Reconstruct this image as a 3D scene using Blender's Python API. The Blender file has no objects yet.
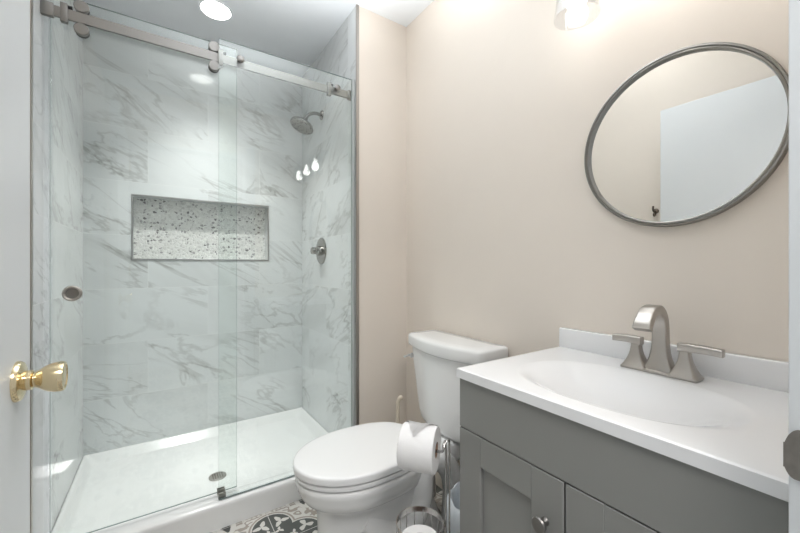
import bpy, bmesh, math, random
from mathutils import Vector, Matrix
random.seed(4)
PI = math.pi
scene = bpy.context.scene
col = scene.collection
H_CEIL = 2.44

# ------------------------------------------------------------------ camera
cam_d = bpy.data.cameras.new('camera')
cam_d.sensor_width = 36.0
cam_d.lens = 359.6 / 800 * 36.0
cam_d.shift_y = -1.24 / 800
cam_d.clip_start = 0.02
cam = bpy.data.objects.new('camera', cam_d)
cam.location = (0, 0, 1.10)
cam.rotation_euler = (PI / 2, 0, -math.radians(33.61))
col.objects.link(cam)
scene.camera = cam

# ------------------------------------------------------------------ world, exposure
world = bpy.data.worlds.new('hall_ambient_fill')  # even ambient fill added to come in from the unseen hall
scene.world = world
world.use_nodes = True
bg = world.node_tree.nodes['Background']
bg.inputs[0].default_value = (0.94, 0.97, 1.0, 1)
bg.inputs[1].default_value = 0.5
scene.view_settings.view_transform = 'Standard'
scene.view_settings.look = 'None'
scene.view_settings.gamma = 1
scene.view_settings.exposure = 0.2
CAN_POWER = 12.0      # emission of the recessed shower light
BULB_POWER = 13.0     # emission of each vanity bulb

# added fill spot in mid-room, aimed up to bounce off the ceiling; no fixture
fl_d = bpy.data.lights.new('ceiling_bounce_fill', 'SPOT')
fl_d.energy = 96; fl_d.color = (.98, .99, 1.0)
fl_d.spot_size = math.radians(122); fl_d.spot_blend = 1.0; fl_d.shadow_soft_size = .08
fl = bpy.data.objects.new('ceiling_bounce_fill', fl_d); col.objects.link(fl)
fl.location = (.44, 1.03, 1.72)
fl.rotation_euler = (PI, 0, 0)

# unseen area fill added outside the doorway to brighten the lower room
ha_d = bpy.data.lights.new('hall_fill', 'AREA')
ha_d.energy = 27; ha_d.size = .7; ha_d.color = (1.0, .98, .96)
ha = bpy.data.objects.new('hall_fill', ha_d); col.objects.link(ha)
ha.location = (.15, -.62, 2.40)

# ------------------------------------------------------------------ material helpers
class V:
    """a node socket with arithmetic"""
    def __init__(s, nt, sock): s.nt, s.s = nt, sock
    def m(s, op, *a, clamp=False):
        n = s.nt.nodes.new('ShaderNodeMath'); n.operation = op; n.use_clamp = clamp
        for i, x in enumerate((s,) + a):
            if isinstance(x, V): s.nt.links.new(x.s, n.inputs[i])
            else: n.inputs[i].default_value = x
        return V(s.nt, n.outputs[0])
    def __add__(s, o): return s.m('ADD', o)
    def __sub__(s, o): return s.m('SUBTRACT', o)
    def __mul__(s, o): return s.m('MULTIPLY', o)
    def __truediv__(s, o): return s.m('DIVIDE', o)
    def lt(s, o): return s.m('LESS_THAN', o)
    def gt(s, o): return s.m('GREATER_THAN', o)
    def abs(s): return s.m('ABSOLUTE')
    def floor(s): return s.m('FLOOR')
    def min(s, o): return s.m('MINIMUM', o)
    def max(s, o): return s.m('MAXIMUM', o)
    def step(s, a, b):
        n = s.nt.nodes.new('ShaderNodeMapRange'); n.interpolation_type = 'SMOOTHSTEP'
        s.nt.links.new(s.s, n.inputs[0]); n.inputs[1].default_value = a; n.inputs[2].default_value = b
        return V(s.nt, n.outputs[0])

def hyp(a, b): return (a * a + b * b).m('SQRT')

def new_mat(name):
    m = bpy.data.materials.new(name); m.use_nodes = True
    return m, m.node_tree, m.node_tree.nodes['Principled BSDF']

def setp(b, color=None, rough=None, metal=None, **kw):
    if color is not None: b.inputs['Base Color'].default_value = (*color, 1)
    if rough is not None: b.inputs['Roughness'].default_value = rough
    if metal is not None: b.inputs['Metallic'].default_value = metal
    for k, v in kw.items(): b.inputs[k.replace('_', ' ')].default_value = v

def pos(nt):
    g = nt.nodes.new('ShaderNodeNewGeometry'); s = nt.nodes.new('ShaderNodeSeparateXYZ')
    nt.links.new(g.outputs['Position'], s.inputs[0])
    return [V(nt, s.outputs[i]) for i in range(3)]

def combine(nt, x, y, z):
    c = nt.nodes.new('ShaderNodeCombineXYZ')
    for i, q in enumerate((x, y, z)):
        if isinstance(q, V): nt.links.new(q.s, c.inputs[i])
        else: c.inputs[i].default_value = q
    return c.outputs[0]

def noise(nt, vec, scale, detail=3, rough=.5, dist=0):
    n = nt.nodes.new('ShaderNodeTexNoise')
    if vec is not None: nt.links.new(vec, n.inputs['Vector'])
    n.inputs['Scale'].default_value = scale; n.inputs['Detail'].default_value = detail
    n.inputs['Roughness'].default_value = rough; n.inputs['Distortion'].default_value = dist
    return V(nt, n.outputs[0])

def mix(nt, f, a, b):
    n = nt.nodes.new('ShaderNodeMix'); n.data_type = 'RGBA'
    if isinstance(f, V): nt.links.new(f.s, n.inputs[0])
    else: n.inputs[0].default_value = f
    for i, q in ((6, a), (7, b)):
        if isinstance(q, tuple): n.inputs[i].default_value = (*q, 1)
        else: nt.links.new(q, n.inputs[i])
    return n.outputs[2]

def bump(nt, b, h, strength, dist=.001):
    n = nt.nodes.new('ShaderNodeBump'); n.inputs['Strength'].default_value = strength
    n.inputs['Distance'].default_value = dist
    nt.links.new(h.s, n.inputs['Height']); nt.links.new(n.outputs[0], b.inputs['Normal'])

def simple(name, color, rough=.5, metal=0, var=.04, scale=8, bmp=0, bscale=200, **kw):
    """plain coated surface with a faint procedural mottling"""
    m, nt, b = new_mat(name)
    setp(b, color, rough, metal, **kw)
    tc = nt.nodes.new('ShaderNodeTexCoord')
    f = noise(nt, tc.outputs['Object'], scale, 3)
    lo = tuple(c * (1 - var) for c in color); hi = tuple(min(1, c * (1 + var)) for c in color)
    nt.links.new(mix(nt, f, lo, hi), b.inputs['Base Color'])
    if bmp:
        bump(nt, b, noise(nt, tc.outputs['Object'], bscale, 3), bmp)
    return m

def brushed(name, color, rough=.3, stretch=(1, 1, 40)):
    m, nt, b = new_mat(name)
    setp(b, color, rough, 1.0)
    tc = nt.nodes.new('ShaderNodeTexCoord'); mp = nt.nodes.new('ShaderNodeMapping')
    nt.links.new(tc.outputs['Object'], mp.inputs[0]); mp.inputs['Scale'].default_value = stretch
    f = noise(nt, mp.outputs[0], 30, 3)
    r = f * .16 + (rough - .08)
    nt.links.new(r.s, b.inputs['Roughness'])
    lo = tuple(c * .93 for c in color)
    nt.links.new(mix(nt, f, lo, color), b.inputs['Base Color'])
    return m

def thin_glass(name, tint, edge=None, refl=1.0):
    """clear glass sheet: straight-through transmission plus fresnel reflection"""
    m, nt, b = new_mat(name)
    nt.nodes.remove(b)
    out = nt.nodes['Material Output']
    tr = nt.nodes.new('ShaderNodeBsdfTransparent'); tr.inputs[0].default_value = (*tint, 1)
    gl = nt.nodes.new('ShaderNodeBsdfGlossy'); gl.inputs['Roughness'].default_value = 0.0
    gl.inputs[0].default_value = (refl, refl, refl, 1)
    g = nt.nodes.new('ShaderNodeNewGeometry')
    ior = V(nt, g.outputs['Backfacing']) * (1 / 1.5 - 1.5) + 1.5
    fr = nt.nodes.new('ShaderNodeFresnel'); nt.links.new(ior.s, fr.inputs[0])
    mx = nt.nodes.new('ShaderNodeMixShader')
    nt.links.new(fr.outputs[0], mx.inputs[0]); nt.links.new(tr.outputs[0], mx.inputs[1]); nt.links.new(gl.outputs[0], mx.inputs[2])
    nt.links.new(mx.outputs[0], out.inputs[0])
    return m

def marble(name, axis):
    m, nt, b = new_mat(name)
    P = pos(nt); h = P[axis]; z = P[2]
    v = (z - .07) / .30; row = v.floor()
    u = (h - .243) / .61 + row * .5; c = u.floor()
    fu = u - c; fv = v - row
    wn = nt.nodes.new('ShaderNodeTexWhiteNoise'); wn.noise_dimensions = '2D'
    nt.links.new(combine(nt, row, c, 0), wn.inputs['Vector'])
    sp = nt.nodes.new('ShaderNodeSeparateColor'); nt.links.new(wn.outputs['Color'], sp.inputs[0])
    r1 = V(nt, sp.outputs[0]); r2 = V(nt, sp.outputs[1]); r3 = V(nt, sp.outputs[2])
    # veins run diagonally: stretch noise along a tilted axis
    ca, sa = math.cos(math.radians(-28)), math.sin(math.radians(-28))
    a = (h * ca + z * sa); d = (z * ca - h * sa)
    vec = combine(nt, a * .33 + r1 * 9, d * 1.0 + r2 * 9, r3 * 3)
    n1 = noise(nt, vec, 3.6, 7, .56, .7)
    v1 = V(nt, n1.s) - .5
    line1 = v1.abs().step(.0, .022) * -1 + 1
    n2 = noise(nt, vec, 2.2, 6, .55, 1.6)
    line2 = (n2 - .47).abs().step(0, .016) * -1 + 1
    cloud = noise(nt, vec, 2.6, 5, .6, .5).step(.42, .78)
    mask = noise(nt, combine(nt, h + r2 * 3, z + r3 * 3, 0), 2.6, 2).step(.36, .60)
    f = (line1 * mask * .31 + line2 * .30 * mask + cloud * .24).m('MINIMUM', 1.0)
    base = mix(nt, f, (.71, .732, .737), (.22, .22, .205))
    gu = fu.min(fu * -1 + 1) * .61; gv = fv.min(fv * -1 + 1) * .30
    grout = gu.min(gv).lt(.0011)
    colr = mix(nt, grout * .75, base, (.80, .81, .80))
    nt.links.new(colr, b.inputs['Base Color'])
    setp(b, rough=.10)
    b.inputs['Specular IOR Level'].default_value = .45
    bump(nt, b, grout * -1, .3, .001)
    return m

def pebble(name):
    m, nt, b = new_mat(name)
    P = pos(nt)
    vec = combine(nt, P[0], P[2] * 1.15, 0)
    def vor(feat):
        n = nt.nodes.new('ShaderNodeTexVoronoi'); n.feature = feat
        n.inputs['Scale'].default_value = 64; nt.links.new(vec, n.inputs['Vector'])
        return n
    e = V(nt, vor('DISTANCE_TO_EDGE').outputs['Distance'])
    cn = vor('F1'); s = nt.nodes.new('ShaderNodeSeparateColor'); nt.links.new(cn.outputs['Color'], s.inputs[0])
    r = V(nt, s.outputs[0]); q = V(nt, s.outputs[1])
    c = mix(nt, q, (.80, .80, .77), (.55, .55, .53))
    c = mix(nt, r.gt(.84), c, (.34, .34, .33))
    c = mix(nt, r.gt(.95), c, (.16, .16, .155))
    c = mix(nt, e.lt(.09), c, (.72, .72, .70))
    nt.links.new(c, b.inputs['Base Color']); setp(b, rough=.3)
    bump(nt, b, e.step(.03, .3), .6, .003)
    return m

def floor_tile(name):
    m, nt, b = new_mat(name)
    P = pos(nt)
    def fold(x, o):
        w = (x - o).m('WRAP', .2, -.2)
        return w, w.abs()
    _, u = fold(P[0], .39); _, v = fold(P[1], 1.457)
    d1 = hyp(u, v - .098); d2 = hyp(u - .098, v)
    d = d1.min(d2)
    nz = noise(nt, combine(nt, P[0], P[1], 0), 60, 3) * .004
    d = d + nz - .002
    white = (.66, .645, .61); dark = (.085, .09, .085); tan = (.36, .32, .28)
    def leaf(x, y, rot, r0):
        px = u - x; py = v - y
        r = hyp(px, py); th = py.m('ARCTAN2', px)
        lob = ((th * 3 + rot).m('COSINE') * .55 + .75 + (th * 9 + 1).m('COSINE') * .10) * r0
        return r.lt(lob)
    lf = leaf(.038, .120, .4, .027).max(leaf(.120, .038, 1.1, .027)).max(leaf(.02, .066, 2.0, .015)).max(leaf(.066, .02, 2.9, .015))
    # corner scroll work between the quatrefoils
    cu = u * -1 + .2; cv = v * -1 + .2
    rc = hyp(cu, cv)
    scroll = (noise(nt, combine(nt, u, v, 3.0), 26, 1, .4) - .5).abs().lt(.055) * rc.gt(.075)
    rose = (rc + nz * 3).lt(.060) * leaf(.2, .2, 0, .05).__mul__(-1).__add__(1)
    c = mix(nt, scroll, white, tan)
    c = mix(nt, rose, c, dark)
    c = mix(nt, d.lt(.099), c, white)
    c = mix(nt, d.lt(.094), c, tan)
    c = mix(nt, d.lt(.086), c, white)
    c = mix(nt, d.lt(.080), c, dark)
    c = mix(nt, lf * d.lt(.078), c, white)
    gx, gy = u, v
    gg = u.min(v).min((u * -1 + .2).min(v * -1 + .2))
    c = mix(nt, gg.lt(.0014), c, (.60, .59, .57))
    nt.links.new(c, b.inputs['Base Color']); setp(b, rough=.45)
    return m

M = {}
M['paint'] = simple('beige_wall_paint', (.80, .728, .650), .55, var=.015, bmp=.05, bscale=260)
M['ceiling'] = simple('white_ceiling_paint', (.83, .86, .885), .7, var=.01)
M['door'] = simple('white_door_paint', (.72, .745, .76), .38, var=.01)
M['marble_x'] = marble('marble_tile_back', 0)
M['marble_y'] = marble('marble_tile_side', 1)
M['pebble'] = pebble('pebble_mosaic')
M['floor'] = floor_tile('patterned_floor_tile')
M['edge_trim'] = brushed('satin_trim_metal', (.42, .39, .36), .35)
M['niche_trim'] = brushed('niche_trim_metal', (.42, .42, .415), .36)
M['nickel'] = brushed('brushed_nickel', (.49, .465, .435), .34, (1, 1, 6))
M['nickel_dark'] = brushed('satin_nickel_rail', (.25, .24, .228), .40)
M['chrome'] = simple('chrome', (.75, .75, .75), .10, 1, var=.02)
M['fitting'] = simple('satin_shower_metal', (.40, .39, .375), .2, 1, var=.03)
M['wire'] = simple('polished_wire', (.42, .41, .40), .18, 1, var=.02)
M['brass'] = simple('polished_brass', (.78, .65, .42), .16, 1, var=.04)
M['bronze'] = simple('aged_bronze', (.16, .13, .11), .35, 1, var=.2)
M['strike'] = simple('worn_strike_metal', (.26, .245, .22), .6, 1, var=.3, scale=60)
M['mirror_frame'] = brushed('brushed_grey_frame', (.32, .31, .29), .34)
M['mirror'] = simple('mirror_silver', (.88, .89, .88), .0, 1, var=0)
M['acrylic'] = simple('white_acrylic', (.83, .835, .83), .16, var=.01)
M['porcelain'] = simple('white_porcelain', (.80, .80, .795), .08, var=.008)
M['seat'] = simple('white_seat_plastic', (.80, .80, .80), .22, var=.008)
M['marble_top'] = simple('white_cultured_marble', (.82, .82, .825), .12, var=.012)
M['grey_paint'] = simple('grey_cabinet_paint', (.243, .243, .231), .38, var=.02)
M['grey_dark'] = simple('cabinet_shadow_gap', (.06, .06, .057), .6)
M['paper'] = simple('toilet_paper', (.80, .79, .785), .9, var=.02, scale=40, bmp=.35, bscale=350)
M['core'] = simple('cardboard_core', (.32, .20, .14), .9)
M['bag'] = simple('white_plastic_bag', (.72, .76, .80), .35, var=.05, scale=20)
M['cream'] = simple('cream_plastic', (.66, .58, .47), .4)
M['rubber'] = simple('black_rubber', (.02, .02, .02), .5)
M['glass'] = thin_glass('clear_shower_glass', (.968, .986, .977))
M['glass_edge'] = simple('green_glass_edge', (.13, .19, .175), .3, var=.05)
M['shade'] = thin_glass('clear_lamp_glass', (.90, .905, .91))
M['seal'] = thin_glass('clear_vinyl_seal', (.975, .98, .985))
M['channel'] = simple('pale_channel_metal', (.55, .57, .57), .35)

def nozzle_mat():
    m, nt, b = new_mat('shower_nozzle_face')
    tc = nt.nodes.new('ShaderNodeTexCoord')
    n = nt.nodes.new('ShaderNodeTexVoronoi'); n.inputs['Scale'].default_value = 95
    nt.links.new(tc.outputs['Object'], n.inputs['Vector'])
    f = V(nt, n.outputs['Distance']).lt(.33)
    nt.links.new(mix(nt, f, (.40, .39, .38), (.05, .05, .05)), b.inputs['Base Color'])
    setp(b, rough=.3); b.inputs['Metallic'].default_value = .8
    return m
M['nozzle'] = nozzle_mat()

def emit(name, color, strength):
    m, nt, b = new_mat(name)
    setp(b, (.8, .8, .8), .4)
    b.inputs['Emission Color'].default_value = (*color, 1)
    b.inputs['Emission Strength'].default_value = strength
    return m
M['can_lens'] = emit('lit_downlight_lens', (1.0, .985, .96), CAN_POWER)
M['bulb'] = emit('lit_bulb', (1.0, .965, .92), BULB_POWER)

# ------------------------------------------------------------------ mesh helpers
class MB:
    def __init__(s): s.bm = bmesh.new(); s.mi = 0
    def _new(s, fs):
        for f in fs: f.material_index = s.mi
    def box(s, x0, x1, y0, y1, z0, z1, bev=0, seg=2):
        vs = [s.bm.verts.new(p) for p in ((x0, y0, z0), (x1, y0, z0), (x1, y1, z0), (x0, y1, z0), (x0, y0, z1), (x1, y0, z1), (x1, y1, z1), (x0, y1, z1))]
        fs = [s.bm.faces.new([vs[i] for i in q]) for q in ((3, 2, 1, 0), (4, 5, 6, 7), (0, 1, 5, 4), (1, 2, 6, 5), (2, 3, 7, 6), (3, 0, 4, 7))]
        s._new(fs)
        if bev:
            ed = list({e for f in fs for e in f.edges})
            r = bmesh.ops.bevel(s.bm, geom=ed, offset=bev, segments=seg, affect='EDGES', profile=.5)
            s._new(r['faces'])
        return s
    def loft(s, rings, cap0=True, cap1=True, closed=True):
        R = [[s.bm.verts.new(p) for p in r] for r in rings]
        n = len(R[0]); fs = []
        for a, b in zip(R, R[1:]):
            for i in range(n if closed else n - 1):
                j = (i + 1) % n
                fs.append(s.bm.faces.new((a[i], a[j], b[j], b[i])))
        if cap0: fs.append(s.bm.faces.new(list(reversed(R[0]))))
        if cap1: fs.append(s.bm.faces.new(R[-1]))
        s._new(fs); return s
    def lathe(s, prof, org, axis, n=40, cap=True):
        """prof: (radius, distance along axis)"""
        ax = Vector(axis).normalized(); u = ax.orthogonal().normalized(); w = ax.cross(u); o = Vector(org)
        rings = [[o + ax * t + (u * math.cos(2 * PI * i / n) + w * math.sin(2 * PI * i / n)) * max(r, 1e-4) for i in range(n)] for r, t in prof]
        return s.loft(rings, cap, cap)
    def ringlathe(s, prof, org, axis, n=96):
        """closed profile revolved: hollow ring"""
        ax = Vector(axis).normalized(); u = ax.orthogonal().normalized(); w = ax.cross(u); o = Vector(org)
        rows = [[s.bm.verts.new(o + ax * t + (u * math.cos(2 * PI * i / n) + w * math.sin(2 * PI * i / n)) * r) for r, t in prof] for i in range(n)]
        k = len(prof); fs = []
        for i in range(n):
            a = rows[i]; b = rows[(i + 1) % n]
            for j in range(k): fs.append(s.bm.faces.new((a[j], a[(j + 1) % k], b[(j + 1) % k], b[j])))
        s._new(fs); return s
    def tube(s, pts, r, n=12, cap=True):
        P = [Vector(p) for p in pts]; rad = r if isinstance(r, (list, tuple)) else [r] * len(P)
        t0 = (P[1] - P[0]).normalized(); u = t0.orthogonal().normalized(); rings = []
        for i, p in enumerate(P):
            t = (P[min(i + 1, len(P) - 1)] - P[max(i - 1, 0)]).normalized()
            u = (u - t * u.dot(t)).normalized(); w = t.cross(u)
            rings.append([p + (u * math.cos(2 * PI * k / n) + w * math.sin(2 * PI * k / n)) * rad[i] for k in range(n)])
        return s.loft(rings, cap, cap)
    def grid(s, fn, nu, nv):
        R = [[s.bm.verts.new(fn(i / nu, j / nv)) for j in range(nv + 1)] for i in range(nu + 1)]
        fs = [s.bm.faces.new((R[i][j], R[i + 1][j], R[i + 1][j + 1], R[i][j + 1])) for i in range(nu) for j in range(nv)]
        s._new(fs); return R

def smooth_path(pts, n=10):
    """Catmull-Rom through pts"""
    P = [Vector(p) for p in pts]; P = [2 * P[0] - P[1]] + P + [2 * P[-1] - P[-2]]; out = []
    for i in range(1, len(P) - 2):
        a, b, c, d = P[i - 1:i + 3]
        for k in range(n):
            t = k / n
            out.append(.5 * ((2 * b) + (c - a) * t + (2 * a - 5 * b + 4 * c - d) * t * t + (3 * b - a - 3 * c + d) * t ** 3))
    out.append(P[-2]); return out

def obj(name, mb, mats, parent=None, angle=38, recalc=True):
    me = bpy.data.meshes.new(name)
    if recalc: bmesh.ops.recalc_face_normals(mb.bm, faces=mb.bm.faces)
    root = parent
    off = Vector((0, 0, 0))
    while root is not None:
        off += root.location; root = root.parent
    bmesh.ops.translate(mb.bm, vec=-off, verts=mb.bm.verts)
    mb.bm.to_mesh(me); mb.bm.free()
    for m in (mats if isinstance(mats, (list, tuple)) else [mats]): me.materials.append(m)
    for p in me.polygons: p.use_smooth = True
    me.set_sharp_from_angle(angle=math.radians(angle))
    o = bpy.data.objects.new(name, me); col.objects.link(o)
    if parent is not None: o.parent = parent
    return o

def tag(o, label=None, cat=None, group=None, kind=None):
    if label: o['label'] = label
    if cat: o['category'] = cat
    if group: o['group'] = group
    if kind: o['kind'] = kind
    return o

def thing(name, loc, label, cat, group=None):
    o = bpy.data.objects.new(name, None); col.objects.link(o); o.location = loc
    o.empty_display_size = .05
    return tag(o, label, cat, group)

# ------------------------------------------------------------------ room dimensions (metres)
H = 2.44
XW = 1.15          # vanity wall
YP = 1.6655        # face of the partition / shower curb
XS = .8386         # shower right wall
YB = 2.5216        # shower back wall
XL = -.3444        # left wall
YF = .085          # front wall, room side
T = .10

# ------------------------------------------------------------------ structure
b = MB().box(XL - T, XW + T, -1.2, YB + T + .1, -.08, 0)
tag(obj('floor', b, M['floor']), 'grey and white patterned tile floor', 'floor', kind='structure')
b = MB().box(XL - T, XW + T, -.04, YB + T + .1, H, H + .08)
tag(obj('ceiling', b, M['ceiling']), 'plain white ceiling', 'ceiling', kind='structure')
b = MB().box(XW, XW + T, -.035, YB + T, 0, H)
tag(obj('wall_right', b, M['paint']), 'beige painted wall behind the vanity and round mirror', 'wall', kind='structure')

# left wall: painted room stretch, then tiled shower stretch
b = MB().box(XL - T, XL, -.035, 1.600, 0, H); b.mi = 1; b.box(XL - T, XL, 1.600, YB, 0, H)
tag(obj('wall_left', b, [M['paint'], M['marble_y']]), 'left wall, beige by the door and marble tiled in the shower', 'wall', kind='structure')

# stub wall that closes the shower on the right: paint on its face, marble inside
b = MB()
b.box(XS + .012, XW, YP, YB, 0, H); b.mi = 1; b.box(XS, XS + .012, YP + .004, YB, 0, H)
tag(obj('wall_shower_side', b, [M['paint'], M['marble_y']]), 'narrow beige wall between shower and toilet', 'wall', kind='structure')

# back wall with the recessed niche
NX0, NX1, NZ0, NZ1, ND = -.132, .603, 1.136, 1.495, .085
b = MB()
b.box(XL - T, XW + T, YB, YB + T, 0, NZ0); b.box(XL - T, XW + T, YB, YB + T, NZ1, H)
b.box(XL - T, NX0, YB, YB + T, NZ0, NZ1); b.box(NX1, XW + T, YB, YB + T, NZ0, NZ1)
b.box(NX0, NX1, YB + ND, YB + T, NZ0, NZ1)
wb = tag(obj('wall_back', b, M['marble_x']), 'marble tiled back wall of the shower with a recessed niche', 'wall', kind='structure')
b = MB().box(NX0, NX1, YB + ND - .006, YB + ND, NZ0, NZ1)
tag(obj('pebble_mosaic', b, M['pebble'], wb), 'grey and white pebble mosaic lining the niche')
b = MB(); w = .007
for x0, x1, z0, z1 in ((NX0 - w, NX1 + w, NZ1 - .002, NZ1 + w), (NX0 - w, NX1 + w, NZ0 - w, NZ0 + .002), (NX0 - w, NX0 + .002, NZ0, NZ1), (NX1 - .002, NX1 + w, NZ0, NZ1)):
    b.box(x0, x1, YB - .004, YB + .012, z0, z1, .001, 1)
tag(obj('niche_frame', b, M['niche_trim'], wb), 'grey metal edging around the niche')

# front wall with the doorway the photo is taken from
DX0, DX1, DZ = -.235, .615, 2.05
b = MB()
b.box(XL, DX0, -.035, YF, 0, H); b.box(DX1, XW, -.035, YF, 0, H); b.box(DX0, DX1, -.035, YF, DZ, H)
tag(obj('wall_front', b, M['paint']), 'beige front wall around the doorway', 'wall', kind='structure')
# door frame
b = MB()
b.box(DX1 - .015, DX1, -.040, YF + .0122, 0, DZ, .002); b.box(DX1 - .006, DX1 + .06, YF, YF + .0122, 0, DZ + .06, .003)
jamb = tag(obj('trim_1', b, M['door']), 'white latch side door frame at the right edge', 'door frame', kind='structure')
b = MB().box(DX0, DX0 + .015, -.040, YF, 0, DZ)
b.box(DX0 + .015, DX1 - .015, -.040, YF, DZ - .015, DZ)
tag(obj('trim_2', b, M['door']), 'white hinge side door frame and head', 'door frame', kind='structure')
# strike plate with curled lip
b = MB(); pz = .886
rings = []
for k in range(25):
    y = YF - .03 + .044 * math.sin(k / 24 * PI / 2)
    x = DX1 - .0165 - (0 if y < YF + .004 else ((y - YF - .004) * 1.0))
    hh = .0285 * max(.30, (1 - max(0, (y - YF - .002) / .0128) ** 2.6)) ** .6
    rings.append([(x, y, pz - hh), (x - .0016, y, pz - hh), (x - .0016, y, pz + hh), (x, y, pz + hh)])
b.loft(rings)
tag(obj('strike_plate', b, M['strike'], jamb), 'worn metal strike plate with rounded lip')

# metal edge profiles on the tile
b = MB().box(XS - .003, XS + .012, YP - .005, YP + .004, 0.105, H)
tag(obj('trim_3', b, M['edge_trim']), 'metal tile edging up the right side of the shower', 'trim', kind='structure')
b = MB().box(XL, XL + .004, 1.585, 1.605, 0, H)
tag(obj('trim_4', b, M['edge_trim']), 'metal tile edging up the left side of the shower', 'trim', kind='structure')

# ------------------------------------------------------------------ open door
DXF = -.2005
b = MB().box(DXF - .035, DXF, .118, .928, .012, 2.022, .0015, 1)
door = tag(obj('door_1', b, M['door']), 'white door standing open at the left edge', 'door', kind='structure')
ky, kz = .853, .906
b = MB().lathe([(.0335, 0), (.0335, .003), (.031, .007), (.024, .0095), (.016, .011), (.0165, .0125), (.0165, .019), (.013, .021)], (DXF, ky, kz), (1, 0, 0), 48)
rose = tag(obj('knob_rose', b, M['brass'], door), 'round brass rose')
b = MB().lathe([(.0115, .018), (.0115, .0225), (.0140, .0235), (.0150, .027), (.0195, .033), (.0232, .040), (.0254, .048), (.0258, .0555), (.0245, .0600), (.0215, .0605), (.0200, .0590), (.012, .0600), (.0, .0605)], (DXF, ky, kz), (1, 0, 0), 48)
knob = tag(obj('door_knob', b, M['brass'], door), 'tulip shaped brass knob')
b = MB()
for k, z in enumerate((.25, 1.02, 1.80)): b.lathe([(.006, 0), (.006, .09)], (DXF + .005, .1125, z), (0, 0, 1), 12)
obj('hinge', b, M['brass'], door)

# robe hook on the left wall, seen in the mirror
hk = thing('robe_hook', (XL, 1.005, 1.40), 'small dark robe hook on the left wall, seen in the mirror beside the door', 'hook')
b = MB().lathe([(.016, 0), (.016, .004), (.010, .007)], (XL, 1.005, 1.445), (1, 0, 0), 20)
obj('back_plate', b, M['bronze'], hk)
b = MB().tube(smooth_path([(XL + .005, 1.005, 1.445), (XL + .03, 1.005, 1.438), (XL + .045, 1.005, 1.452), (XL + .043, 1.005, 1.472)], 6), .0055, 10)
b.tube(smooth_path([(XL + .005, 1.005, 1.440), (XL + .02, 1.005, 1.415), (XL + .034, 1.005, 1.413), (XL + .036, 1.005, 1.428)], 6), .0045, 10)
obj('hook_arm', b, M['bronze'], hk)

# ------------------------------------------------------------------ shower pan
px0, px1, py0, py1 = XL + .001, XS - .001, YP - .001, YB - .001
pan = thing('shower_pan', ((px0 + px1) / 2, (py0 + py1) / 2, 0), 'white acrylic shower base with a low front curb', 'shower base')
def prect(ix0, iy0, ix1, iy1, z, r=.03, n=6):
    """rounded rectangle inset from the pan outline"""
    x0, x1, y0, y1 = px0 + ix0, px1 - ix1, py0 + iy0, py1 - iy1
    out = []
    for cx, cy, a0 in ((x1 - r, y0 + r, -90), (x1 - r, y1 - r, 0), (x0 + r, y1 - r, 90), (x0 + r, y0 + r, 180)):
        for k in range(n + 1):
            a = math.radians(a0 + 90 * k / n); out.append((cx + r * math.cos(a), cy + r * math.sin(a), z))
    return out
b = MB()
S = []
S.append(prect(0, 0, 0, 0, 0.0, .002))
S.append(prect(0, 0, 0, 0, .086, .002))
def rim(z_front, **k): pass
# outer edge rises to the curb in front and to the tile flange elsewhere
def vary(ring, zf, zb):
    o = []
    for x, y, z in ring:
        t = min(1, max(0, (y - py0 - .06) / .10)); o.append((x, y, zf + (zb - zf) * t))
    return o
S.append(vary(prect(0, 0, 0, 0, 0, .002), .098, .086))
S.append(vary(prect(.004, .006, .004, .004, 0, .004), .105, .090))
S.append(vary(prect(.010, .085, .010, .010, 0, .012), .105, .090))
S.append(vary(prect(.018, .096, .018, .018, 0, .02), .098, .086))
S.append(prect(.040, .118, .040, .040, .048, .035))
S.append(prect(.055, .133, .055, .055, .042, .04))
S.append(prect(.30, .28, .30, .30, .036, .06))
S.append(prect(.53, .36, .53, .40, .031, .02))
b.loft(S)
obj('base', b, M['acrylic'], pan, 50)
dx, dy = .238, 2.02
b = MB().lathe([(.040, 0), (.040, .003), (.036, .0045), (.001, .0045)], (dx, dy, .0345), (0, 0, 1), 40)
dr = tag(obj('drain_cover', b, M['nickel'], pan), 'round metal drain cover')
b = MB()
for i in range(-3, 4):
    for j in range(-3, 4):
        if i * i + j * j <= 8: b.lathe([(.0030, 0), (.0032, .0006)], (dx + i * .0105, dy + j * .0105, .0388), (0, 0, 1), 8)
obj('drain_hole', b, M['bronze'], dr)

# ------------------------------------------------------------------ shower glass
def pane(mb, x0, x1, y0, y1, z0, z1):
    """sheet: faces slot 0, cut edges slot 1"""
    mb.box(x0, x1, y0, y1, z0, z1)
    for f in mb.bm.faces: f.normal_update(); f.material_index = 0 if abs(f.normal.y) > .5 else 1
    return mb
GT = 2.060
fx0, fx1 = .2035, XS - .014
gp = thing('glass_panel', ((fx0 + fx1) / 2, 1.69, .105), 'fixed clear glass panel on the right side of the shower', 'glass panel')
g = pane(MB(), fx0, fx1, 1.686, 1.694, .108, GT)
obj('pane', g, [M['glass'], M['glass_edge']], gp, 30)
b = MB().box(XS - .016, XS - .001, 1.681, 1.685, .106, 2.06); b.box(XS - .016, XS - .001, 1.695, 1.699, .106, 2.06); b.box(XS - .004, XS - .0005, 1.681, 1.699, .106, 2.06)
tag(obj('wall_channel', b, M['channel'], gp), 'slim vertical channel along the tiled wall')
b = MB().box(fx0, fx1, 1.683, 1.685, .1052, .114); b.box(fx0, fx1, 1.695, 1.697, .1052, .114); b.box(fx0, fx1, 1.683, 1.697, .1052, .1076)
obj('bottom_channel', b, M['seal'], gp)
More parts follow.
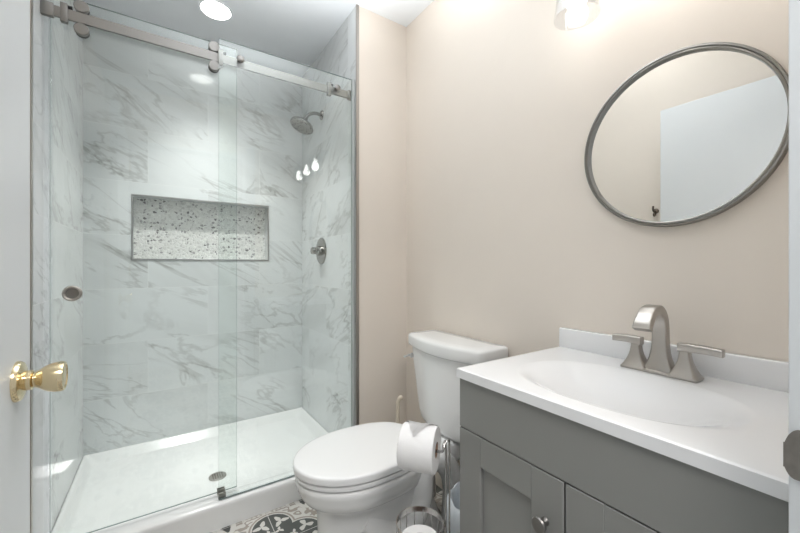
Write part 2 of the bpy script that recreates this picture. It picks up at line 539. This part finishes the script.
for x in (.288, .742):
    b = MB().lathe([(.015, 0), (.015, .004), (.012, .006), (.0, .006)], (x, 1.686, 1.996), (0, -1, 0), 28)
    b.lathe([(.009, 0), (.009, .012)], (x, 1.694, 1.996), (0, 1, 0), 16)
    obj('panel_bolt', b, M['nickel_dark'], gp)

sx0, sx1 = -.325, .2805
sd = thing('sliding_glass_door', ((sx0 + sx1) / 2, 1.735, .112), 'clear glass sliding shower door hung on rollers', 'shower door')
g = pane(MB(), sx0, sx1, 1.731, 1.739, .116, GT)
obj('pane', g, [M['glass'], M['glass_edge']], sd, 30)
b = MB().box(sx0 - .004, sx0 + .004, 1.726, 1.744, .12, 2.0, .001, 1); b.box(sx0 - .016, sx0 - .003, 1.734, 1.736, .12, 2.0)
tag(obj('seal_strip', b, M['seal'], sd), 'clear vinyl strip along the left edge')
for x in (-.2376, .188):
    for z, nm in ((2.0272, 'u'), (1.9467, 'l')):
        b = MB().lathe([(.0175, 0), (.0215, .001), (.0215, .012), (.0195, .014), (.0, .0145)], (x, 1.7165, z), (0, -1, 0), 36)
        rl = obj('roller', b, M['nickel_dark'], sd)
        b = MB().lathe([(.020, 0), (.020, .0145)], (x, 1.731, z), (0, -1, 0), 30)
        tag(obj('roller_wheel', b, M['rubber'], rl), 'black wheel behind the metal cap')
b = MB().ringlathe([(.024, 0), (.028, .001), (.028, .008), (.024, .010), (.019, .008), (.018, .001)], (-.2655, 1.731, .999), (0, -1, 0), 48)
fp = tag(obj('finger_pull', b, M['nickel'], sd), 'round metal finger pull')
b = MB().lathe([(.0185, 0), (.0185, .003), (.012, .0015)], (-.2655, 1.731, .999), (0, -1, 0), 32)
obj('pull_cup', b, M['nickel_dark'], fp)

rl = thing('sliding_door_rail', ((XL + XS) / 2, 1.715, 1.970), 'straight brushed metal rail carrying the shower door', 'rail')
b = MB().box(XL + .002, XS - .002, 1.7065, 1.7150, 1.9685, 2.0055, .0005, 1)
obj('rail_bar', b, M['nickel_dark'], rl)
for x0, x1 in ((XL + .0005, XL + .034), (XS - .030, XS - .0005)):
    b = MB().box(x0, x1, 1.702, 1.7195, 1.9635, 2.0105, .0015, 2)
    obj('wall_bracket', b, M['nickel_dark'], rl)
for x in (-.284, .212, .706):
    b = MB().box(x - .010, x + .010, 1.7015, 1.7205, 1.956, 2.022, .0015, 2)
    sc = obj('stop_clamp', b, M['nickel_dark'], rl)
    b = MB().lathe([(.006, 0), (.006, .012)], (x + .010, 1.711, 2.014), (1, 0, 0), 14)
    tag(obj('stop_bumper', b, M['rubber'], sc), 'black rubber bumper')

b = MB().box(.203, .232, 1.700, 1.728, .105, .112, .001, 1); b.box(.203, .232, 1.7255, 1.7295, .105, .130, .001, 1); b.box(.203, .232, 1.7410, 1.7450, .105, .130, .001, 1); b.box(.203, .232, 1.700, 1.745, .105, .110, .001, 1); b.box(.203, .232, 1.697, 1.703, .105, .130, .001, 1)
tag(obj('door_guide', b, M['nickel']), 'small metal glass guide on the shower curb', 'door guide')

# ------------------------------------------------------------------ shower fittings
sh = thing('overhead_shower', (XS, 2.1436, 2.038), 'brushed nickel shower head on a curved arm', 'shower head')
b = MB().lathe([(.030, 0), (.030, .003), (.024, .008), (.014, .012), (.012, .013)], (XS, 2.1436, 2.038), (-1, 0, 0), 32)
obj('flange', b, M['fitting'], sh)
arm = smooth_path([(XS - .004, 2.1436, 2.038), (XS - .045, 2.1436, 2.040), (XS - .085, 2.140, 2.022), (XS - .108, 2.138, 1.990)], 8)
b = MB().tube(arm, .0105, 14); obj('arm', b, M['fitting'], sh)
n = Vector((-.42, -.06, -.9)).normalized(); hc = Vector(arm[-1])
b = MB().lathe([(.013, -.004), (.016, .004), (.016, .018), (.020, .024), (.045, .032), (.066, .042), (.0715, .050), (.0715, .058), (.068, .061)], hc, n, 44)
hd = obj('head', b, M['fitting'], sh)
b = MB().lathe([(.0675, .0600), (.0675, .0625), (.062, .0645), (.001, .0655)], hc, n, 44)
tag(obj('spray_face', b, M['nozzle'], hd), 'dotted spray face')

sv = thing('shower_valve', (XS, 2.15, 1.19), 'round brushed nickel shower valve with lever handle', 'shower valve')
b = MB().lathe([(.083, 0), (.083, .003), (.078, .008), (.040, .011), (.001, .011)], (XS, 2.15, 1.19), (-1, 0, 0), 56)
obj('valve_plate', b, M['fitting'], sv)
b = MB().lathe([(.030, .010), (.029, .030), (.024, .034), (.022, .036), (.022, .062), (.019, .066), (.001, .066)], (XS, 2.15, 1.19), (-1, 0, 0), 36)
b.tube([(XS - .055, 2.15, 1.19), (XS - .058, 2.135, 1.198), (XS - .060, 2.085, 1.20)], [.010, .009, .007], 12)
obj('valve_handle', b, M['fitting'], sv)

cl = thing('ceiling_light', (.24, 2.107, H), 'round recessed light lit in the shower ceiling', 'ceiling light')
b = MB().ringlathe([(.072, -.002), (.080, -.0005), (.080, -.003), (.073, -.005), (.071, -.004)], (.24, 2.107, H), (0, 0, 1), 56)
obj('trim_ring', b, M['ceiling'], cl)
b = MB().lathe([(.072, 0), (.072, -.004), (.001, -.0055)], (.24, 2.107, H), (0, 0, 1), 48)
obj('lens', b, M['can_lens'], cl)
sp_d = bpy.data.lights.new('downlight_beam', 'SPOT')
sp_d.energy = 122; sp_d.color = (1.0, .99, .97); sp_d.spot_size = math.radians(92); sp_d.spot_blend = 1.0; sp_d.shadow_soft_size = .05
spo = bpy.data.objects.new('downlight_beam', sp_d); col.objects.link(spo)
spo.location = (0, 0, -.0075); spo.parent = cl

# ------------------------------------------------------------------ vanity
VY0, VY1, VX = .0990, .716, .668
vc = thing('vanity_cabinet', ((VX + XW) / 2, (VY0 + VY1) / 2, 0), 'grey shaker vanity cabinet under the white sink top', 'cabinet')
b = MB()
b.box(VX + .020, XW - .001, VY0, VY0 + .016, .10, .7995, .001, 1); b.box(VX + .020, XW - .001, VY1 - .016, VY1, .10, .7995, .001, 1)
b.box(VX + .020, XW - .001, VY0 + .016, VY1 - .016, .10, .116); b.box(XW - .010, XW - .001, VY0 + .016, VY1 - .016, .116, .7995)
b.box(VX + .020, VX + .036, VY0 + .016, VY1 - .016, .64, .7995)
b.box(VX + .08, XW - .001, VY0, VY1, 0, .10)
obj('carcass', b, M['grey_paint'], vc)
b = MB().box(VX, VX + .0195, VY0, VY1, .670, .7995, .0012, 1)
tag(obj('false_drawer_front', b, M['grey_paint'], vc), 'flat grey panel across the top of the cabinet')
for k, (y0, y1) in enumerate(((.4165, VY1), (VY0, .4125))):
    z0, z1, s = .105, .667, .075
    b = MB()
    b.box(VX, VX + .019, y0, y0 + s, z0, z1, .0012, 1); b.box(VX, VX + .019, y1 - s, y1, z0, z1, .0012, 1)
    b.box(VX, VX + .019, y0 + s, y1 - s, z1 - s, z1, .0012, 1); b.box(VX, VX + .019, y0 + s, y1 - s, z0, z0 + s, .0012, 1)
    d = obj('cabinet_door', b, M['grey_paint'], vc)
    b = MB().box(VX + .010, VX + .0185, y0 + s - .002, y1 - s + .002, z0 + s - .002, z1 - s + .002)
    obj('door_panel', b, M['grey_paint'], d)
    kk = .457 if k == 0 else .372
    b = MB().lathe([(.009, 0), (.008, .003), (.0055, .008), (.006, .013), (.011, .016), (.0155, .019), (.0165, .0225), (.015, .0255), (.008, .0275), (.0005, .028)], (VX, kk, .566), (-1, 0, 0), 36)
    tag(obj('knob', b, M['nickel_dark'], d), 'round nickel knob')

# counter with integral basin
TX0, TY0, TY1, TZ = .6616, .0985, .7212, .8245
vt = thing('sink', ((TX0 + XW) / 2, (TY0 + TY1) / 2, .80), 'white one piece sink top with an oval basin', 'sink')
bcx, bcy, ba, bb = .866, .412, .160, .230
def top(u, v):
    x = TX0 + (XW - .001 - TX0) * u; y = TY0 + (TY1 - TY0) * v
    r = ((abs(x - bcx) / ba) ** 2.3 + (abs(y - bcy) / bb) ** 2.3) ** (1 / 2.3)
    z = TZ
    if r < 1: z -= .075 * (1 - r ** 2.2) ** 1.6
    ex = min(1, (x - TX0) / .0035); ey = min(1, (TY1 - y) / .0035)
    z -= .002 * (1 - ex) ** 2 + .002 * (1 - ey) ** 2
    return (x, y, z)
b = MB(); NU, NV = 130, 160
R = b.grid(top, NU, NV)
loop = [R[0][j] for j in range(NV + 1)] + [R[i][NV] for i in range(1, NU + 1)] + [R[NU][j] for j in range(NV - 1, -1, -1)] + [R[i][0] for i in range(NU - 1, 0, -1)]
low = [b.bm.verts.new((v.co.x, v.co.y, .8)) for v in loop]
for i in range(len(loop)):
    j = (i + 1) % len(loop); b.bm.faces.new((loop[i], loop[j], low[j], low[i]))
obj('counter', b, M['marble_top'], vt, 50)
b = MB().box(XW - .0215, XW - .0012, TY0, TY1, TZ - .002, .888, .004, 3)
tag(obj('backsplash', b, M['marble_top'], vt), 'low white upstand against the wall')
b = MB().lathe([(.022, 0), (.022, .003), (.016, .004), (.001, .006)], (bcx + .01, bcy, TZ - .075), (0, 0, 1), 32)
tag(obj('sink_drain', b, M['nickel'], vt), 'round metal sink stopper')

# faucet
fcx, fcy = 1.064, .399
fa = thing('faucet', (fcx, fcy, TZ), 'brushed nickel two handle faucet behind the basin', 'faucet')
b = MB().box(fcx - .026, fcx + .026, fcy - .084, fcy + .084, TZ, TZ + .008, .003, 2)
obj('base_plate', b, M['nickel'], fa)
def rrect(c, ux, uy, hx, hy, r=.3, n=4):
    """rounded rectangle ring around c in the plane ux, uy"""
    c = Vector(c); ux = Vector(ux); uy = Vector(uy); rr = min(hx, hy) * r; out = []
    for sx, sy, a0 in ((1, -1, -90), (1, 1, 0), (-1, 1, 90), (-1, -1, 180)):
        for k in range(n + 1):
            a = math.radians(a0 + 90 * k / n)
            out.append(c + ux * (sx * (hx - rr) + rr * math.cos(a)) + uy * (sy * (hy - rr) + rr * math.sin(a)))
    return out
# spout: a flat ribbon rising, arching forward and dropping
cen = smooth_path([(fcx + .004, 0, TZ + .006), (fcx + .005, 0, TZ + .045), (fcx + .006, 0, TZ + .095), (fcx, 0, TZ + .138), (fcx - .026, 0, TZ + .163), (fcx - .062, 0, TZ + .160), (fcx - .088, 0, TZ + .137), (fcx - .098, 0, TZ + .120)], 7)
rings = []
for i, p in enumerate(cen):
    s = i / (len(cen) - 1)
    t = (cen[min(i + 1, len(cen) - 1)] - cen[max(i - 1, 0)]).normalized(); nrm = Vector((-t.z, 0, t.x))
    flare = max(0, 1 - s / .30)
    hw = .0165 + .018 * flare ** 2.2 + .0035 * max(0, (s - .6) / .4)
    th = .0125 + .008 * flare ** 2 - .003 * max(0, (s - .5) / .5)
    rings.append(rrect((p.x, fcy, p.z), (0, 1, 0), nrm, hw, th, .35))
b = MB().loft(rings)
obj('spout', b, M['nickel'], fa, 45)
for sgn in (1, -1):
    hy = fcy + sgn * .054
    rings = []
    for k in range(13):
        s = k / 12; z = TZ + .006 + .062 * s
        fl = (1 - s) ** 2.1
        rings.append(rrect((fcx, hy, z), (1, 0, 0), (0, 1, 0), .0105 + .0145 * fl, .0105 + .020 * fl, .35))
    b = MB().loft(rings)
    hb = obj('handle_base', b, M['nickel'], fa, 45)
    rings = []
    for k in range(9):
        s = k / 8; y = hy - sgn * .013 + sgn * (.086 if sgn < 0 else .068) * s
        rings.append(rrect((fcx - .004 * s, y, TZ + .0745 + .002 * math.sin(s * 3)), (1, 0, 0), (0, 0, 1), .0120 - .001 * s, .0105 - .0020 * s, .4))
    b = MB().loft(rings)
    obj('lever', b, M['nickel'], hb, 45)
b = MB().lathe([(.003, 0), (.003, .035), (.005, .038), (.005, .044), (.001, .046)], (fcx + .02, fcy + .0, TZ + .007), (0, 0, 1), 12)
obj('lift_rod', b, M['nickel'], fa)

# ------------------------------------------------------------------ round mirror
my, mz, mr = .4026, 1.4362, .2322
mi = thing('round_mirror', (XW, my, mz), 'round mirror in a thin brushed metal frame above the sink', 'mirror')
b = MB().ringlathe([(mr, .001), (mr, .017), (mr - .002, .020), (mr - .006, .0205), (mr - .0075, .018), (mr - .011, .0195), (mr - .0135, .0185), (mr - .0145, .009), (mr - .0145, .001)], (XW, my, mz), (-1, 0, 0), 160)
obj('frame', b, M['mirror_frame'], mi)
b = MB().lathe([(mr - .0125, .002), (mr - .0125, .0085)], (XW, my, mz), (-1, 0, 0), 120)
tag(obj('mirror_glass', b, M['mirror'], mi), 'round mirror glass')

# ------------------------------------------------------------------ vanity light
LY = (.60, .40, .20); LX = 1.03
vl = thing('vanity_light', (XW, .40, 2.02), 'three light wall fixture with clear glass shades above the mirror', 'wall light')
b = MB().box(XW - .022, XW - .0005, .34, .46, 1.975, 2.075, .004, 2); b.box(XW - .036, XW - .020, .17, .63, 2.012, 2.038, .003, 2)
obj('back_plate', b, M['nickel'], vl)
for y in LY:
    b = MB().tube(smooth_path([(XW - .03, y, 2.025), (LX + .03, y, 2.03), (LX, y, 2.015), (LX, y, 1.985)], 6), .007, 12)
    a = obj('arm', b, M['nickel'], vl)
    b = MB().lathe([(.010, .012), (.024, .008), (.026, 0), (.026, -.030), (.018, -.034)], (LX, y, 1.98), (0, 0, 1), 28)
    obj('socket', b, M['nickel'], a)
    b = MB().ringlathe([(.0265, 1.975), (.034, 1.968), (.046, 1.94), (.054, 1.90), (.060, 1.842), (.062, 1.838), (.0635, 1.840), (.0625, 1.846), (.0565, 1.901), (.0485, 1.941), (.0365, 1.970), (.0270, 1.978)], (LX, y, 0), (0, 0, 1), 56)
    tag(obj('glass_shade', b, M['shade'], vl), 'clear bell shaped glass shade')
    b = MB().lathe([(.012, 1.948), (.013, 1.935), (.022, 1.912), (.0275, 1.893), (.0265, 1.878), (.019, 1.866), (.001, 1.862)], (LX, y, 0), (0, 0, 1), 28)
    tag(obj('bulb', b, M['bulb'], vl), 'lit bulb')

# ------------------------------------------------------------------ toilet
TC = 1.208
to = thing('toilet', (.80, TC, 0), 'white two piece toilet with closed lid', 'toilet')
def egg(x0, x1, w, z, xm=None, n=56, pb=2.6, pf=2.0):
    """outline from nose x0 to back x1, half width w, widest at xm"""
    xm = xm if xm is not None else x0 + (x1 - x0) * .55; out = []
    for i in range(n):
        a = 2 * PI * i / n; c, s = math.cos(a), math.sin(a)
        L = (x1 - xm) if c > 0 else (xm - x0); p = pb if c > 0 else pf
        out.append((xm + L * math.copysign(abs(c) ** (2 / p), c), TC + w * math.copysign(abs(s) ** (2 / p), s), z))
    return out
b = MB()
b.loft([egg(.476, 1.00, .120, 0, .72), egg(.474, 1.00, .122, .012, .72), egg(.466, .99, .114, .04, .71), egg(.461, .96, .108, .12, .69),
        egg(.458, .92, .112, .225, .66), egg(.453, .90, .122, .260, .64), egg(.436, .89, .140, .273, .63),
        egg(.412, .89, .156, .287, .62, pb=2.3), egg(.399, .89, .167, .305, .61, pb=2.3), egg(.392, .89, .172, .321, .61, pb=2.3), egg(.390, .89, .174, .334, .61, pb=2.3),
        egg(.385, .89, .178, .343, .61, pb=2.3), egg(.384, .89, .1785, .352, .61, pb=2.3), egg(.386, .89, .177, .362, .61, pb=2.3), egg(.396, .88, .172, .366, .61, pb=2.3)])
# trapway swelling on both flanks and the deck the tank sits on
for sg in (-1, 1):
    y = TC + sg * .098
    b.tube(smooth_path([(.60, TC + sg * .070, .20), (.70, y, .13), (.79, y, .13), (.835, y, .21), (.845, y, .30), (.90, y, .335), (.965, y, .29), (1.0, y, .20), (1.005, TC + sg * .085, .06)], 6), .044, 16)
b.box(.82, 1.105, TC - .112, TC + .112, .29, .381, .02, 3)
obj('bowl', b, M['porcelain'], to, 55)
b = MB().loft([egg(.411, .88, .152, .3655, .61), egg(.411, .88, .152, .3715, .61), egg(.384, .885, .174, .3720, .61), egg(.381, .888, .177, .3735, .61), egg(.381, .888, .177, .3840, .61), egg(.386, .885, .174, .3865, .61), egg(.411, .88, .152, .3867, .61)])
tag(obj('seat', b, M['seat'], to), 'white plastic seat ring')
b = MB()
ls = [egg(.407, .866, .156, .3860, .61), egg(.407, .866, .156, .3920, .61), egg(.381, .874, .176, .3925, .61), egg(.3765, .877, .1795, .394, .61), egg(.376, .877, .180, .411, .61), egg(.378, .876, .1785, .4155, .61), egg(.383, .872, .174, .4180, .61), egg(.392, .865, .166, .4192, .61), egg(.43, .83, .14, .4205, .61), egg(.52, .74, .07, .4215, .61)]
b.loft(ls)
obj('lid', b, M['seat'], to, 60)
for sg in (-1, 1):
    b = MB().box(.862, .905, TC + sg * .075 - .022, TC + sg * .075 + .022, .3745, .408, .006, 3)
    obj('hinge_cap', b, M['seat'], to)
    b = MB().lathe([(.016, 0), (.015, .010), (.009, .016), (.001, .017)], (.86, TC + sg * .137, 0), (0, 0, 1), 20)
    obj('bolt_cap', b, M['porcelain'], to)
# tank: plan with a bowed front
def tplan(xb, xf, w, z, bow, r=.035, n=8, yc=None):
    yc = TC - .039 if yc is None else yc
    out = []
    rb = .012
    for cx, cy, a0, rr in ((xb - rb, yc - w + rb, -90, rb), (xb - rb, yc + w - rb, 0, rb)):
        for k in range(4): a = math.radians(a0 + 30 * k); out.append((cx + rr * math.cos(a), cy + rr * math.sin(a), z))
    for k in range(6): a = math.radians(90 + 15 * k); out.append((xf + bow + r + r * math.cos(a), yc + w - r + r * math.sin(a), z))
    for k in range(1, 16):
        s = 1 - 2 * k / 16; out.append((xf + bow - bow * (1 - s * s), yc + s * (w - r), z))
    for k in range(6): a = math.radians(180 + 15 * k + 15); out.append((xf + bow + r + r * math.cos(a), yc - w + r + r * math.sin(a), z))
    return out
b = MB().loft([tplan(1.10, 1.00, .150, .380, .02), tplan(1.115, .985, .176, .386, .025), tplan(1.12, .974, .188, .402, .03), tplan(1.122, .967, .195, .44, .032), tplan(1.125, .955, .205, .55, .034), tplan(1.128, .946, .217, .66, .035), tplan(1.13, .942, .221, .725, .035)])
obj('tank', b, M['porcelain'], to, 55)
b = MB().loft([tplan(1.132, .936, .222, .7255, .036), tplan(1.136, .928, .231, .731, .037), tplan(1.137, .926, .233, .738, .037), tplan(1.137, .926, .233, .770, .037), tplan(1.136, .928, .231, .777, .037), tplan(1.132, .934, .225, .7815, .037), tplan(1.09, .98, .18, .783, .03)])
obj('tank_lid', b, M['porcelain'], to, 55)
b = MB().lathe([(.012, 0), (.012, .005), (.008, .008), (.007, .014)], (.985, TC + .172, .676), (0, 1, 0), 20)
b.tube([(.985, TC + .184, .676), (.970, TC + .185, .675), (.950, TC + .184, .672)], [.007, .0065, .0055], 12)
tag(obj('flush_lever', b, M['chrome'], to), 'small chrome flush lever')

# toilet brush in the corner
tb = thing('toilet_brush', (.990, 1.50, 0), 'cream handled toilet brush in the corner behind the toilet', 'toilet brush')
b = MB().lathe([(.048, 0), (.050, .01), (.044, .10), (.046, .13), (.040, .13), (.038, .012), (.001, .012)], (.985, 1.50, 0), (0, 0, 1), 32)
obj('holder', b, M['cream'], tb)
b = MB().tube(smooth_path([(.985, 1.50, .06), (.985, 1.50, .25), (.985, 1.50, .40), (.990, 1.494, .436), (1.004, 1.490, .440)], 6), [.0105] * 25, 12)
obj('handle', b, M['cream'], tb)

# ------------------------------------------------------------------ toilet paper stand, roll and spares
ring_c = Vector((.607, .812)); rr = .066
st = thing('toilet_paper_stand', (ring_c.x, ring_c.y, 0), 'chrome wire toilet paper stand beside the vanity', 'toilet paper stand')
ax = Vector((-.625, .776, 0)).normalized(); roll_r = Vector((.636, .773, .588))
base_p = Vector((.6665, .770))
b = MB().ringlathe([(rr - .0012, .362), (rr - .0012, .378), (rr + .0012, .378), (rr + .0012, .362)], (ring_c.x, ring_c.y, 0), (0, 0, 1), 72)
tag(obj('basket_band', b, M['wire'], st), 'flat polished band around the basket top')
b = MB()
for k in range(16):
    a = 2 * PI * k / 16
    b.tube([(ring_c.x + rr * math.cos(a), ring_c.y + rr * math.sin(a), .025), (ring_c.x + rr * math.cos(a), ring_c.y + rr * math.sin(a), .37)], .0016, 8)
for z in (.025, .20):
    b.tube([(ring_c.x + rr * math.cos(a), ring_c.y + rr * math.sin(a), z) for a in [2 * PI * k / 48 for k in range(49)]], .0018, 8)
for k in range(4):
    a = PI * k / 4
    b.tube([(ring_c.x + s * rr * math.cos(a), ring_c.y + s * rr * math.sin(a), .025) for s in (-1, 0, 1)], .0018, 8)
obj('wire_basket', b, M['wire'], st)
b = MB().ringlathe([(rr - .002, .0), (rr - .002, .006), (rr + .002, .006), (rr + .002, .0)], (ring_c.x, ring_c.y, 0), (0, 0, 1), 60)
for k in range(4):
    a = PI / 4 + PI / 2 * k
    b.tube([(ring_c.x + rr * math.cos(a), ring_c.y + rr * math.sin(a), .003), (ring_c.x + rr * math.cos(a), ring_c.y + rr * math.sin(a), .026)], .0022, 8)
obj('base_ring', b, M['wire'], st)
side = Vector((.833, -.553, 0)).normalized()
for k in (0, 1):
    o = side * (.010 * k)
    q = Vector((base_p.x, base_p.y, 0)) + o
    end = roll_r + ax * .115 + Vector((0, 0, -.004)) + o * 0
    out = roll_r - ax * .012 + Vector((0, 0, -.004 + .004 * k))
    path = [end + Vector((0, 0, .002 * k))] + [roll_r + ax * .05 + Vector((0, 0, -.004 + .004 * k)), out] + [
        out * .55 + Vector((q.x, q.y, 0)) * .45 + Vector((0, 0, .588 * .45 + .014)), Vector((q.x - .004, q.y, .606 + .003 * k)), Vector((q.x, q.y, .590)), Vector((q.x, q.y, .45)), Vector((q.x, q.y, .2)), Vector((q.x, q.y, .003))]
    b = MB().tube(smooth_path(path, 8), .0026, 10)
    obj('wire_arm', b, M['wire'], st)

def make_roll(name, org, axis, R, L, label, cat='toilet paper', group=None, loose=False):
    t = thing(name, org, label, cat, group)
    b = MB().ringlathe([(.0215, .0), (R - .002, 0), (R, .002), (R, L - .002), (R - .002, L), (.0215, L)], org, axis, 56)
    obj('paper', b, M['paper'], t)
    b = MB().ringlathe([(.0202, .001), (.0216, .001), (.0216, L - .001), (.0202, L - .001)], org, axis, 32)
    tag(obj('cardboard_core', b, M['core'], t), 'brown cardboard core')
    return t
RR = .061
ro = make_roll('toilet_paper_roll', roll_r, ax, RR, .098, 'white toilet paper roll on the stand arm, end folded to a point')
# folded tail: a triangle lying over the top of the roll
u = Vector((0, 0, 1)); wv = ax.cross(u).normalized()
def flap(s, t):
    half = .047 * (1 - t) + .003
    L = .049 + (s * 2 - 1) * half + .006 * t
    an = math.radians(-38 + 78 * t); rad = RR + .0015 + .0035 * math.sin(PI * t) * (.4 + abs(s * 2 - 1))
    return roll_r + ax * L + (u * math.cos(an) + wv * (math.sin(an) * FS)) * rad
FS = 1 if wv.dot(Vector((-.55, -.83, 0))) > 0 else -1
b = MB(); b.grid(flap, 12, 16)
r_ = bmesh.ops.solidify(b.bm, geom=b.bm.faces[:], thickness=.0008)
tag(obj('folded_tail', b, M['paper'], ro), 'loose sheet folded to a point')
for k, (z, lb) in enumerate(((.2345, 'spare white toilet roll on top of the basket stack'), (.1335, 'spare white toilet roll, middle of the basket stack'), (.0325, 'spare white toilet roll at the bottom of the basket stack'))):
    make_roll('toilet_paper_roll', Vector((ring_c.x, ring_c.y, z - .003)), Vector((0, 0, 1)), .056, .1, lb, group='spare rolls in the wire basket')

# ------------------------------------------------------------------ waste bin with liner
tcx, tcy = .845, .835
tr = thing('trash_can', (tcx, tcy, 0), 'small bin with a white plastic liner between toilet and vanity', 'trash can')
b = MB().lathe([(.068, 0), (.070, .004), (.088, .30), (.090, .305), (.086, .305), (.067, .01), (.001, .008)], (tcx, tcy, 0), (0, 0, 1), 40)
obj('bin', b, M['seat'], tr)
b = MB(); nseg = 90; rings = []
for j, (r, z) in enumerate(((.078, .12), (.087, .20), (.0935, .27), (.0950, .305), (.093, .325), (.088, .345), (.080, .352), (.074, .335), (.070, .29), (.064, .20))):
    rg = []
    for i in range(nseg):
        a = 2 * PI * i / nseg
        wob = 1 + .030 * math.sin(7 * a + z * 20) + .020 * math.sin(17 * a + 3 + z * 9) + .008 * math.sin(31 * a)
        rg.append((tcx + r * wob * math.cos(a), tcy + r * wob * math.sin(a), z + .010 * math.sin(5 * a + 1) * (1 if z > .3 else .4)))
    rings.append(rg)
b.loft(rings, False, False)
tag(obj('bin_liner', b, M['bag'], tr), 'crumpled white plastic liner folded over the rim')
